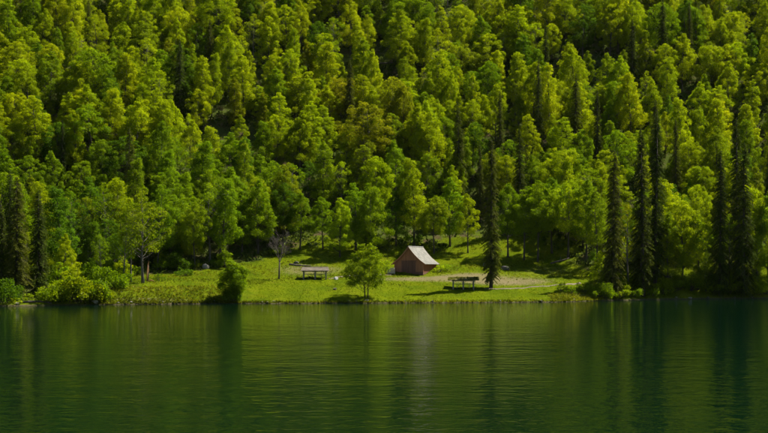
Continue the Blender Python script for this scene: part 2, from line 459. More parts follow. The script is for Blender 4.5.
def broadleaf(x, y, key, hue, H=None, W=1.0, label=None, group='broadleaf trees on the hillside', name=None):
    name = name or ('slender_broadleaf_tree' if key in 'ckgij' else 'broadleaf_tree')
    p = PROTO[key]; s = (H / p['H']) if H else rnd.choice([rnd.uniform(.5, .7), rnd.uniform(.66, .88), rnd.uniform(.82, 1.05)])
    z = gz(x, y) - .1
    label = label or f"{hue} {p['words']} broadleaf tree {place_words(x, y)}"
    ALL.append((x, y, p['R'] * s * W))
    return tree_from(p, name, 'tree', label, group, (x, y, z), rnd.uniform(0, 6.28), (s * W * rnd.uniform(.86, 1.16), s * W * rnd.uniform(.86, 1.16), s), jitter(HUES[hue], rnd), rnd.uniform(-.05, .05) if name != 'shore_tree' else 0)

# spruces
def make_spruce(key, words, H, R, seed, base=.06, droop=.55, dens=1.0):
    r = np.random.default_rng(seed); q = random.Random(seed); mb = MB()
    mb.tube([(0, 0, -.5), (.05, 0, .25 * H), (0, .06, .6 * H), (0, 0, H)], [.013 * H, .0105 * H, .006 * H, .01], 8)
    P_, N_, A_, S_, T_ = [], [], [], [], []
    z = base * H
    while z < H * .995:
        f = (z - base * H) / (H * (1 - base))
        L0 = R * (1 - f) ** .5 * (min(1, .72 + f * 2.2))+ .18
        for k in range(q.choice([5, 6, 7]) if f < .9 else 4):
            a = q.uniform(0, 6.283); L = L0 * q.uniform(.62, 1.06); zz = z + q.uniform(-.25, .25)
            n = int(max(8, L * 38 * dens)); s = (r.random(n) ** .75)
            dz = (.10 * L * np.sin(s * 3.1) - droop * L * s ** 1.6) * (1 - .7 * f)
            side = r.normal(size=n) * .13 * (.4 + L * .3)
            cx, cy = math.cos(a), math.sin(a)
            p = np.stack([cx * s * L - cy * side, cy * s * L + cx * side, zz + dz - r.random(n) * .22], -1)
            P_.append(p)
            N_.append(np.stack([cx * .6 + r.normal(size=n) * .5, cy * .6 + r.normal(size=n) * .5, .5 + r.normal(size=n) * .4], -1))
            A_.append(np.stack([cx * .7 + r.normal(size=n) * .45, cy * .7 + r.normal(size=n) * .45, -.8 + r.normal(size=n) * .3], -1))
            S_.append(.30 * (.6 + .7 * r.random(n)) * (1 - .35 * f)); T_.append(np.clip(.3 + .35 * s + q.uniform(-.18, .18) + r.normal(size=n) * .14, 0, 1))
            if L > .8 and q.random() < .5: mb.tube([(0, 0, zz), (cx * L * .5, cy * L * .5, zz + .06 * L), (cx * L * .9, cy * L * .9, zz - droop * L * .7 * (1 - .7 * f))], [.04, .03, .012], 4, False)
        z += (.34 if f < .85 else .26) * q.uniform(.8, 1.2)
    P_, N_, A_, S_, T_ = map(np.concatenate, (P_, N_, A_, S_, T_))
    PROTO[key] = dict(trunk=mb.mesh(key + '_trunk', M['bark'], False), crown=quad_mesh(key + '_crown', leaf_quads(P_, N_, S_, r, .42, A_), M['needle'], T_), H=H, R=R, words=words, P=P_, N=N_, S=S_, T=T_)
make_spruce('s1', 'slender', 33, 2.5, 21, .07)
make_spruce('s2', 'shaggy', 30, 2.9, 22, .03, .7)
make_spruce('s3', 'pointed', 24, 2.6, 23, .05)
SPH = {'dark green': (.062, .092, .009), 'olive green': (.092, .115, .011), 'brownish green': (.098, .108, .012)}
def spruce(x, y, key, hue, H, W=1.0, label=None, group='spruces on the hillside'):
    p = PROTO[key]; s = H / p['H']
    label = label or f"{hue} {p['words']} spruce {place_words(x, y)}"
    ALL.append((x, y, p['R'] * s * W))
    return tree_from(p, 'spruce_tree', 'tree', label, group, (x, y, gz(x, y) - .1), rnd.uniform(0, 6.28), (s * W, s * W, s), jitter(SPH[hue], rnd, .1), rnd.uniform(-.012, .012))

# ------------------------------------------------------------------ trees standing where the photograph shows them
def front(px, py, top, key, hue, label, W=1.0, grp='broadleaf trees at the forest edge'):
    """a tree with its foot at one pixel row and its top at another"""
    x, y, z = hit(px, py)
    label = label or f"{hue} {PROTO[key]['words']} broadleaf tree at the forest edge behind {next(n for a, b, n in LAND if a <= px < b)}"
    return broadleaf(x, y, key, hue, (py - top) / FPX * y, W, label, grp)
def fspruce(px, py, top, key, hue, label, W=1.0):
    x, y, z = hit(px, py); return spruce(x, y, key, hue, (py - top) / FPX * y, W, label, 'spruces by the shore')

# the two meadow trees by the water
make_broadleaf('shore_round', 'small round', 'round', 8.6, 2.35, .12, 74, 1.15, 32, dens=60, size=.21)
make_broadleaf('shore_twin', 'twin-trunked', 'egg', 11.5, 3.6, .22, 84, 1.05, 35, stems=2, dens=54, size=.22)
front(233, 300.5, 262.5, 'shore_round', 'mid-green', 'small round green tree standing alone at the water on the meadow edge', 1.1, 'single trees on the meadow')
# twin trunks are set side by side
def twin():
    x, y, z = hit(367, 297); p = PROTO['shore_twin']; s = (297 - 243.5) / FPX * y / 11.5
    ALL.append((x, y, 4))
    root = tree_from(p, 'broadleaf_tree', 'tree', 'leafy green tree with two slim trunks on meadow shore before the barn', 'single trees on the meadow', (x, y, z - .1), 0.4, (s, s, s), (.165, .235, .004, 1))
    return root
twin()
fspruce(491, 288.5, 140, 's1', 'olive green', 'tall lone slender spruce beside the mossy-roofed pavilion', 1.02)
fspruce(613, 297, 150, 's2', 'brownish green', 'brownish shaggy spruce at the shore beyond the gravel path end', .95)
fspruce(643, 297, 128, 's1', 'dark green', 'tall dark slender spruce on the shore between two shaggier ones', 1.05)
fspruce(655, 288, 112, 's1', 'dark green', 'tall dark spruce just behind the slender shore spruce', 1.0)
fspruce(720, 296, 150, 's2', 'dark green', 'dark shaggy spruce of the pair, the one with more gaps', .9)
fspruce(743, 296, 142, 's2', 'dark green', 'dark shaggy spruce of the pair, the denser broader one', 1.0)
fspruce(737, 270, 118, 's1', 'dark green', 'dark slender spruce rising behind the dark spruce pair', 1.0)
fspruce(17, 301, 176, 's2', 'olive green', 'olive shaggy spruce at the waterside beyond the shore thicket', 1.35)
fspruce(38, 296, 190, 's2', 'dark green', 'dark broad spruce just behind the shore thicket', 1.4)
fspruce(2, 298, 205, 's3', 'dark green', 'short dark spruce at the waterside beside the olive spruce', 1.0)

FE = [  # foot px, foot row, top row, shape, colour, width factor
    (58, 284, 186, 'k', 'deep green', .9), (72, 272, 192, 'j', 'deep green', .9), (88, 264, 196, 'i', 'olive', .8), (106, 268, 182, 'j', 'mid-green', 1.0), (93, 258, 176, 'b', 'deep green', 1.0),
    (124, 284, 206, 'j', 'mid-green', .85), (131, 282, 200, 'i', 'mid-green', .85), (143, 283, 190, 'j', 'olive', 1.05), (158, 270, 184, 'f', 'mid-green', .9),
    (170, 262, 176, 'b', 'mid-green', 1.0), (195, 268, 202, 'n', 'olive', .78), (210, 262, 182, 'j', 'mid-green', 1.0), (224, 264, 178, 'k', 'mid-green', 1.0),
    (242, 256, 190, 'g', 'mid-green', 1.0), (258, 254, 178, 'b', 'mid-green', 1.0), (283, 247, 184, 'n', 'deep green', 1.0), (300, 250, 192, 'o', 'mid-green', 1.1),
    (323, 249, 195, 'o', 'mid-green', .95), (340, 257, 197, 'd', 'lime-green', .85), (356, 250, 182, 'b', 'mid-green', 1.0), (372, 254, 184, 'm', 'mid-green', .8),
    (396, 246, 190, 'b', 'deep green', 1.0), (414, 246, 158, 'k', 'lime-green', .9), (434, 254, 196, 'n', 'olive', .9), (450, 247, 178, 'g', 'mid-green', 1.0),
    (468, 253, 192, 'o', 'lime-green', .8), (508, 258, 182, 'o', 'mid-green', .9), (524, 260, 186, 'n', 'mid-green', .85), (538, 262, 180, 'n', 'mid-green', .9),
    (552, 254, 176, 'o', 'mid-green', .9), (568, 258, 180, 'n', 'lime-green', .9), (586, 262, 178, 'o', 'mid-green', 1.0), (597, 268, 190, 'o', 'olive', .8),
    (628, 282, 205, 'j', 'russet-tinged', .9), (668, 292, 212, 'b', 'mid-green', .9), (682, 286, 200, 'a', 'lime-green', 1.0), (698, 290, 214, 'f', 'mid-green', .95),
    (730, 288, 214, 'j', 'mid-green', .8), (757, 290, 186, 'k', 'lime-green', .95), (768, 286, 190, 'b', 'mid-green', 1.0), (663, 270, 180, 'm', 'lime-green', .9), (0, 270, 172, 'a', 'mid-green', 1.0)]
for px, py, top, key, hue, W in FE: front(px, py, top, key, hue, None, W)

TOPS = [  # crown tops seen on the slope: column, row, shape, colour
    (22, 59, 'a', 'lime-green'), (70, 92, 'b', 'lime-green'), (98, 15, 'f', 'yellow-green'), (52, 44, 'a', 'yellow-green'), (111, 78, 'd', 'mid-green'), (151, 57, 'b', 'lime-green'),
    (78, 61, 'e', 'lime-green'), (161, 100, 'k', 'lime-green'), (122, 50, 'f', 'olive'), (203, 55, 'c', 'lime-green'), (229, 41, 'k', 'lime-green'), (44, 8, 'b', 'lime-green'),
    (146, 11, 'h', 'lime-green'), (177, 7, 'a', 'yellow-green'), (28, 26, 'm', 'lime-green'), (240, 115, 'g', 'lime-green'), (15, 122, 'f', 'lime-green'), (103, 140, 'a', 'mid-green'),
    (17, 92, 'e', 'yellow-green'), (267, 2, 'k', 'yellow-green'), (300, 0, 'b', 'yellow-green'), (359, 18, 'c', 'lime-green'), (293, 48, 'f', 'lime-green'), (396, 0, 'm', 'mid-green'),
    (487, 61, 'a', 'mid-green'), (492, 33, 'h', 'lime-green'), (463, 44, 'e', 'olive'), (415, 66, 'd', 'lime-green'), (330, 85, 'b', 'lime-green'), (428, 100, 'b', 'lime-green'),
    (474, 100, 'f', 'lime-green'), (345, 125, 'd', 'lime-green'), (378, 107, 'k', 'lime-green'), (308, 70, 'h', 'lime-green'), (274, 66, 'c', 'mid-green'), (424, 18, 'k', 'lime-green'),
    (444, 4, 'c', 'lime-green'), (463, 4, 'a', 'yellow-green'), (485, 15, 'b', 'mid-green'), (503, 13, 'a', 'lime-green'), (619, 81, 'e', 'mid-green'), (645, 37, 'd', 'lime-green'),
    (667, 44, 'a', 'lime-green'), (540, 48, 'k', 'mid-green'), (567, 44, 'm', 'lime-green'), (700, 81, 'b', 'lime-green'), (556, 78, 'a', 'lime-green'), (527, 115, 'd', 'lime-green'),
    (608, 52, 'b', 'lime-green'), (682, 33, 'b', 'lime-green'), (730, 11, 'e', 'lime-green'), (737, 41, 'h', 'lime-green'), (722, 85, 'f', 'lime-green'), (756, 63, 'a', 'yellow-green'),
    (582, 81, 'k', 'lime-green'), (649, 81, 'g', 'lime-green'), (719, 130, 'b', 'lime-green'), (638, 130, 'f', 'lime-green'), (571, 148, 'a', 'mid-green'), (538, 22, 'h', 'lime-green'),
    (523, 4, 'b', 'yellow-green'), (30, 155, 'f', 'mid-green'), (55, 150, 'b', 'mid-green'), (85, 160, 'h', 'mid-green'), (165, 150, 'k', 'mid-green'), (300, 110, 'b', 'lime-green'),
    (322, 140, 'c', 'mid-green'), (395, 140, 'b', 'mid-green'), (508, 140, 'f', 'mid-green'), (600, 150, 'h', 'lime-green'), (690, 140, 'a', 'lime-green'), (700, 165, 'e', 'lime-green'),
    (750, 120, 'k', 'mid-green'), (545, 150, 'e', 'mid-green'), (455, 150, 'b', 'mid-green'), (262, 120, 'k', 'mid-green'), (132, 105, 'g', 'mid-green'), (190, 120, 'b', 'lime-green')]
for px, top, key, hue in TOPS:
    H = PROTO[key]['H'] * rnd.uniform(.70, .90)
    x, y, z = hit(px, top, H); broadleaf(x, y, key, hue, H, rnd.uniform(.85, 1.08))
SPT = [(545, 26), (575, 74), (663, 0), (597, 90), (459, 107), (538, 58), (632, 20), (88, 0), (10, 170), (62, 120), (210, 20), (500, 90), (676, 120), (655, 100), (770, 130), (520, 130), (350, 60),
       (130, 128), (690, 2), (180, 40), (480, 145)]
for px, top in SPT:
    H = rnd.uniform(19, 26); x, y, z = hit(px, top, H)
    spruce(x, y, rnd.choice(['s3', 's1', 's3']), rnd.choice(['dark green', 'dark green', 'olive green']), H, .95)

# the rest of the wood in view, thinned round the clearings
CLEAR = [(236, 168, 28, 34), (212, 150, 12, 22), (384, 84, 15, 28), (130, 160, 10, 24), (60, 125, 8, 26), (300, 175, 8, 22), (405, 190, 12, 18), (445, 40, 8, 26), (680, 150, 12, 18), (108, 60, 8, 20), (560, 120, 7, 22), (270, 40, 6, 20), (330, 20, 6, 18), (640, 70, 6, 20)]
def clear(x, y):
    px, py = px_of(x, y), HOR - (gz(x, y) - CAMZ) / y * FPX
    return any(((px - a) / c_) ** 2 + ((py - b) / d_) ** 2 < 1 for a, b, c_, d_ in CLEAR)
tries = 0; filled = 0
while tries < 16000 and filled < 455:
    tries += 1
    y = rnd.uniform(255, 425); x = rnd.uniform(-.325 * y, .325 * y)
    if float(inland(x, y)) < (17 if 290 < px_of(x, y) < 600 else 13): continue
    if HOR - (gz(x, y) - CAMZ) / y * FPX < 4: continue
    if clear(x, y): continue
    if any((x - a) ** 2 + (y - b) ** 2 < 4.5 ** 2 for a, b, _ in ALL): continue
    z = gz(x, y)
    hs = ['lime-green'] * 7 + ['mid-green'] * 3 + ['yellow-green'] * 5 + ['olive', 'deep green', 'russet-tinged'] if z > 30 else ['mid-green'] * 5 + ['lime-green'] * 3 + ['deep green'] * 2 + ['olive']
    broadleaf(x, y, rnd.choice('aabbbccdddeffhggkkmij'), rnd.choice(hs), None, rnd.uniform(.80, 1.12)); filled += 1

# bare tree on the meadow
def bare_tree(px, py, top):
    x, y, z = hit(px, py); H = (py - top) / FPX * y; q = random.Random(4)
    root = obj('bare_tree', None, None, (x, y, z - .1)); tag(root, 'leafless grey-brown tree with fine twigs standing alone on the meadow', 'tree', 'single trees on the meadow')
    mb = MB(); tw = MB()
    fork = Vector((.1, 0, H * .40)); mb.tube([(0, 0, -.4), (.06, .02, H * .2), fork], [.22, .16, .13], 8)
    def grow(p, d, L, r_, lev):
        m = p + d * L * .5 + Vector((q.uniform(-.06, .06), q.uniform(-.06, .06), 0)) * L; e = p + d * L + Vector((0, 0, .05 * L))
        (mb if lev < 2 else tw).tube([p, m, e], [r_, r_ * .8, r_ * .55], 5 if lev < 2 else 3, False)
        if lev >= 4 and (lev >= 5 or q.random() < .45): return
        for k in range(3 if lev < 4 else 4):
            nd = (d + Vector((q.uniform(-.8, .8), q.uniform(-.8, .8), q.uniform(-.25, .6)))).normalized()
            grow(p.lerp(e, q.uniform(.45, 1)), nd, L * q.uniform(.58, .8), max(r_ * .55, .012), lev + 1)
    for a in range(6): grow(fork + Vector((0, 0, (a - 2.5) * .25)), Vector((math.cos(a * 1.05) * .85, math.sin(a * 1.05) * .85, 1.35)).normalized(), H * .22 * q.uniform(.7, 1.25), .085, 0)
    mb.build('trunk', M['dead_bark'], root, False); tw.build('crown', M['dead_bark'], root)
    ALL.append((x, y, 3))
bare_tree(279, 279, 229)

# broken tree with torn orange wood at the meadow edge
def snag(px, py, H):
    x, y, z = hit(px, py); root = obj('broken_tree', None, None, (x, y, z - .1)); tag(root, 'snapped tree stub with torn orange wood at the grassy bank', 'tree')
    mb = MB(); mb.tube([(0, 0, -.3), (.05, 0, H * .5), (.1, 0, H)], [.26, .22, .18], 8); mb.build('trunk', M['bark'], root, False)
    s_ = MB(); s_.tube([(-.05, -.22, .3), (-.02, -.27, H * .55), (.1, -.14, H * 1.12)], [.05, .15, .02], 6); s_.tube([(.18, -.1, H * .6), (.22, -.05, H * 1.3)], [.1, .015], 5); s_.tube([(.2, -.3, .1), (.9, -.6, .35), (1.5, -.8, .2)], [.12, .14, .05], 6)
    s_.build('torn_wood', M['split_wood'], root)
snag(147.5, 281.5, 3.4)

# ------------------------------------------------------------------ shrubs
def make_shrub(key, words, H, R, n, crad, seed, dens=30, size=.26):
    r = np.random.default_rng(seed); q = random.Random(seed); mb = MB(); C, CR = [], []
    for i in range(n):
        a = q.uniform(0, 6.28); rr = R * q.uniform(.15, 1) ** .7; z = H * (1 - (rr / R) ** 2 * .6) * q.uniform(.3, .95)
        C.append(np.array([rr * math.cos(a), rr * math.sin(a), z])); CR.append(crad * q.uniform(.7, 1.3))
        if i % 3 == 0: mb.tube([(rr * .15 * math.cos(a), rr * .15 * math.sin(a), -.2), (rr * .6 * math.cos(a), rr * .6 * math.sin(a), z * .6), tuple(C[-1])], [.06, .045, .015], 4, False)
    P_, N_, S_, T_ = clump_leaves(C, CR, r, dens, size, .85, np.array([0, 0, H * .2]))
    k = P_[:, 2] > .02
    PROTO[key] = dict(trunk=mb.mesh(key + '_stems', M['bark'], False), crown=quad_mesh(key + '_leaves', leaf_quads(P_[k], N_[k], S_[k], r), M['leaf'], T_[k]), H=H, R=R, words=words)
make_shrub('w1', 'domed', 4.2, 2.6, 34, .8, 41)
make_shrub('w2', 'low wide', 2.4, 2.4, 28, .65, 42)
make_shrub('w3', 'upright', 5.5, 2.2, 36, .75, 43)
make_shrub('w4', 'small', 1.5, 1.3, 16, .45, 44, size=.22)
def shrub(px, py, key, hue, label, group, s=1.0):
    x, y, z = hit(px, py); p = PROTO[key]
    root = obj('shrub', None, None, (x, y, z - .08), (0, 0, rnd.uniform(0, 6.28)), (s, s, s * rnd.uniform(.9, 1.1))); root.empty_display_size = .3
    tag(root, label, 'shrub', group); obj('stem', p['trunk'], root); f = obj('foliage', p['crown'], root); f.color = jitter(HUES[hue], rnd); return root
WSH = {'w1': 'domed', 'w2': 'low wide', 'w3': 'upright', 'w4': 'small'}
for px, py, k, hue, s in [(48, 303, 'w2', 'mid-green', 1.0), (58, 302, 'w1', 'lime-green', .9), (69, 302.5, 'w1', 'mid-green', 1.0), (80, 302, 'w1', 'lime-green', 1.1), (91, 301, 'w1', 'mid-green', .95), (101, 299, 'w2', 'lime-green', 1.0),
                          (74, 296, 'w3', 'lime-green', .95), (88, 294, 'w3', 'mid-green', 1.0), (107, 290, 'w1', 'mid-green', 1.0), (62, 292, 'w3', 'mid-green', .9), (115, 286, 'w1', 'mid-green', .9), (3, 303, 'w1', 'deep green', 1.0), (28, 302, 'w4', 'olive', 1.0), (15, 304.5, 'w4', 'lime-green', .9)]:
    shrub(px, py, k, hue, f'{hue} {WSH[k]} shrub in the waterside thicket', 'shrubs of the waterside thicket', s * (1.25 if k in ('w1', 'w3') else 1.0))
for px, py, k, hue, s in [(583, 293, 'w2', 'mid-green', .9), (597, 297, 'w2', 'mid-green', 1.1), (605, 298.5, 'w1', 'mid-green', .9), (620, 298.5, 'w1', 'lime-green', .85), (632, 297.5, 'w2', 'mid-green', 1.0), (652, 296.5, 'w2', 'mid-green', 1.2), (662, 294, 'w1', 'olive', 1.0),
                          (676, 292, 'w1', 'mid-green', 1.1), (690, 291, 'w1', 'mid-green', 1.2), (704, 291, 'w3', 'deep green', 1.0), (716, 294, 'w1', 'mid-green', 1.0), (730, 293, 'w1', 'mid-green', 1.1), (746, 295, 'w2', 'lime-green', 1.1), (757, 294.5, 'w1', 'lime-green', 1.1), (766, 294, 'w1', 'mid-green', 1.2), (640, 291, 'w3', 'mid-green', 1.0), (600, 284, 'w3', 'olive', 1.0), (612, 288, 'w1', 'deep green', 1.1)]:
    shrub(px, py, k, hue, f'{hue} {WSH[k]} shrub on the overgrown shore under the spruces', 'shrubs on the overgrown shore', s)
for px, py, k, hue, lab in [(184, 276, 'w2', 'deep green', 'deep green low shrub under the russet-tinged tree'), (218, 267, 'w2', 'deep green', 'dark low shrub beside the pale boulder under the trees'),
                            (440, 272, 'w4', 'lime-green', 'small lime-green shrub against the barn side wall'), (446, 270.5, 'w4', 'mid-green', 'small mid-green shrub just off the barn side wall'), (232, 302.3, 'w2', 'deep green', 'low dark shrub at the foot of the round shore tree'),
                            (562, 291, 'w4', 'olive', 'small olive shrub on the bank below the gravel path'), (570, 294, 'w4', 'mid-green', 'small green shrub on the earth bank by the water'), (160, 281, 'w4', 'deep green', 'small dark shrub beside the snapped tree stub')]:
    shrub(px, py, k, hue, lab, 'single shrubs on the meadow', .8 if k == 'w2' else 1.0)
for i in range(60):      # young growth under the forest edge
    for _ in range(80):
        y = rnd.uniform(262, 330); x = rnd.uniform(-.31 * y, .31 * y); e = float(inland(x, y))
        if 3 < e < 32 and not (285 < px_of(x, y) < 360 or 440 < px_of(x, y) < 592): break
    hue = rnd.choice(['mid-green', 'mid-green', 'deep green', 'olive', 'lime-green']); k = rnd.choice(['w1', 'w2', 'w3', 'w2'])
    p = PROTO[k]; s = rnd.uniform(.6, 1.1)
    root = obj('shrub', None, None, (x, y, gz(x, y) - .08), (0, 0, rnd.uniform(0, 6.28)), (s, s, s)); root.empty_display_size = .3
    tag(root, f'{hue} {WSH[k]} shrub {place_words(x, y)}', 'shrub', 'shrubs in the understory')
    obj('stem', p['trunk'], root); f = obj('foliage', p['crown'], root); f.color = jitter(HUES[hue], rnd)

# ------------------------------------------------------------------ barn
def barn():
    x, y, z = hit(409, 273.6); y0 = y
    TH = -math.radians(22)
    root = obj('barn', None, None, (x, y, z), (0, 0, TH)); tag(root, 'brown plank barn with pale flared roof above the meadow', 'barn')
    W, L, HW, HR = 3.35, 8.6, 2.55, 5.95          # half width, length, wall height, ridge height
    def roof_z(u):     # height of the roof over the distance from the ridge, flared towards the eave
        return HR - 1.36 * u + .098 * u * u * (1 if u > 0 else 0)
    zw = roof_z(W) - .12
    fd = MB(); fd.box(-W - .06, W + .06, -.06, L + .06, -1.2, .24); fd.build('foundation', M['door_wood'], root)
    # boarded walls, each board with its own gap and thickness
    def gable(yy, sgn):
        mb = MB(); xk = -W; i = 0
        while xk < W - .01:
            w = min(.26 + .05 * math.sin(i * 2.3), W - xk); p = .035 + .012 * math.sin(i * 5.1)
            a, b = xk + .012, xk + w - .012
            if abs((a + b) / 2) > 1.72 or sgn > 0: zb = .28
            else: zb = 2.75
            vs = []
            for yy2 in (yy, yy + sgn * p):
                vs += [(a, yy2, zb), (b, yy2, zb), (b, yy2, roof_z(abs(b)) - .14), (a, yy2, roof_z(abs(a)) - .14)]
            mb.add(vs, [(0, 3, 2, 1), (4, 5, 6, 7), (0, 1, 5, 4), (1, 2, 6, 5), (2, 3, 7, 6), (3, 0, 4, 7)]); xk += w; i += 1
        o = mb.build('gable_wall', M['barn_wood'], root); o['kind'] = 'stuff'
    gable(-.01, -1); gable(L + .01, 1)
    for sx in (-1, 1):
        mb = MB(); yk = 0; i = 0
        while yk < L - .01:
            w = min(.26 + .05 * math.sin(i * 1.9), L - yk); p = .035 + .012 * math.sin(i * 4.1)
            mb.box(*sorted((sx * W, sx * (W + p))), yk + .012, yk + w - .012, .28, zw); yk += w; i += 1
        o = mb.build('side_wall', M['barn_red'] if sx > 0 else M['barn_wood'], root); o['kind'] = 'stuff'
    inner = MB(); inner.add([(s * (W - .02), yy, zz) for yy in (.02, L - .02) for s, zz in ((-1, .1), (1, .1), (1, zw), (-1, zw))] + [(0, .02, HR - .3), (0, L - .02, HR - .3)],
                            [(0, 1, 2, 8, 3), (5, 4, 7, 9, 6), (1, 5, 6, 2), (4, 0, 3, 7)])
    inner.build('inner_lining', M['door_wood'], root)
    for sx in (-1, 1):
        for yy in (-.05, L + .05):
            c_ = MB(); c_.box(sx * W - .1 + sx * .06, sx * W + .1 + sx * .06, yy - .1, yy + .1, .28, zw); c_.build('corner_post', M['barn_wood'], root)
    for s in (-1, 1):                                                     # double door
        d = MB()
        for k in range(5):
            a = s * (.04 + k * .33); d.box(*sorted((a, a + s * .30)), -.07 - .01 * (k % 2), -.015, .32, 2.66)
        dr = d.build('door', M['door_wood'], root)
        for zz in (.8, 2.1):
            b = MB(); b.box(*sorted((s * .06, s * 1.66)), -.125, -.083, zz, zz + .16); b.build('crossbar', M['door_wood'], dr)
        h = MB(); h.tube([(s * .14, -.15, 1.35), (s * .14, -.18, 1.5), (s * .14, -.15, 1.65)], [.02, .02, .02], 5); h.build('handle', M['dark_stone'], dr)
    ln = MB(); ln.box(-1.85, 1.85, -.11, -.015, 2.67, 2.86); ln.build('lintel', M['door_wood'], root)
    for s in (-1, 1):
        us = [0, .5, 1.0, 1.6, 2.2, 2.9, 3.5, 4.05]; OV = .55
        mb = MB(); vs = []
        ny_ = 18
        for j in range(ny_ + 1):
            yy = -OV + (L + 2 * OV) * j / ny_
            for u in us: vs.append((s * u, yy, roof_z(u) + .08 + .012 * math.sin(j * 2.7 + u * 3)))
        n = len(us); fs = []
        for j in range(ny_):
            for i in range(n - 1):
                a = j * n + i; fs.append((a, a + 1, a + n + 1, a + n) if s > 0 else (a, a + n, a + n + 1, a + 1))
        top = len(vs); vs2 = [(vx, vy, vz - .12) for vx, vy, vz in vs]
        fs2 = [tuple(i + top for i in f[::-1]) for f in fs]
        edge = []
        for j in range(ny_): edge.append((j * n + n - 1, (j + 1) * n + n - 1, (j + 1) * n + n - 1 + top, j * n + n - 1 + top))
        for i in range(n - 1): edge += [(i, i + 1, i + 1 + top, i + top), (ny_ * n + i + 1, ny_ * n + i, ny_ * n + i + top, ny_ * n + i + 1 + top)]
        mb.add(vs + vs2, fs + fs2 + edge); rf = mb.build('roof', M['barn_roof'], root)
        se = MB()                                                         # standing seams across the slope
        for j in range(1, 14):
            yy = -OV + (L + 2 * OV) * j / 14
            se.tube([(s * u, yy, roof_z(u) + .10) for u in us], [.022] * n, 4)
        o = se.build('seam', M['barn_roof'], rf); o['kind'] = 'stuff'
        bb = MB()
        for yy in (-OV - .05, L + OV + .01):
            for a, b in zip(us[:-1], us[1:]):
                vs = [(s * u, q_, roof_z(u) + dz) for q_ in (yy, yy + .04) for u, dz in ((a, -.22), (b, -.22), (b, .11), (a, .11))]
                bb.add(vs, [(0, 1, 2, 3), (7, 6, 5, 4), (0, 4, 5, 1), (3, 2, 6, 7), (0, 3, 7, 4), (1, 5, 6, 2)])
        bb.build('bargeboard', M['barn_wood'], rf)
    rc = MB(); rc.tube([(0, -.6, HR + .10), (0, L + .6, HR + .10)], [.11, .11], 6); rc.build('ridge_cap', M['barn_roof'], root)
    # pale timber crate on the ground beside the gable
    cr = obj('timber_crate', None, None, hit(391.3, 274.3), (0, 0, -.25)); tag(cr, 'pale slatted timber crate on the ground beside the barn gable', 'crate')
    for k in range(5):
        for yy in (-.5, .5):
            b = MB(); b.box(-.72, .72, yy - .02, yy + .02, .08 + k * .25, .28 + k * .25); b.build('slat', M['pale_wood'], cr)
    for sx in (-.74, .74):
        b = MB(); b.box(sx - .02, sx + .02, -.5, .5, 0.02, 1.3); b.build('end_panel', M['pale_wood'], cr)
    b = MB(); b.box(-.78, .78, -.56, .56, 1.31, 1.36); b.build('lid', M['pale_wood'], cr)
barn()

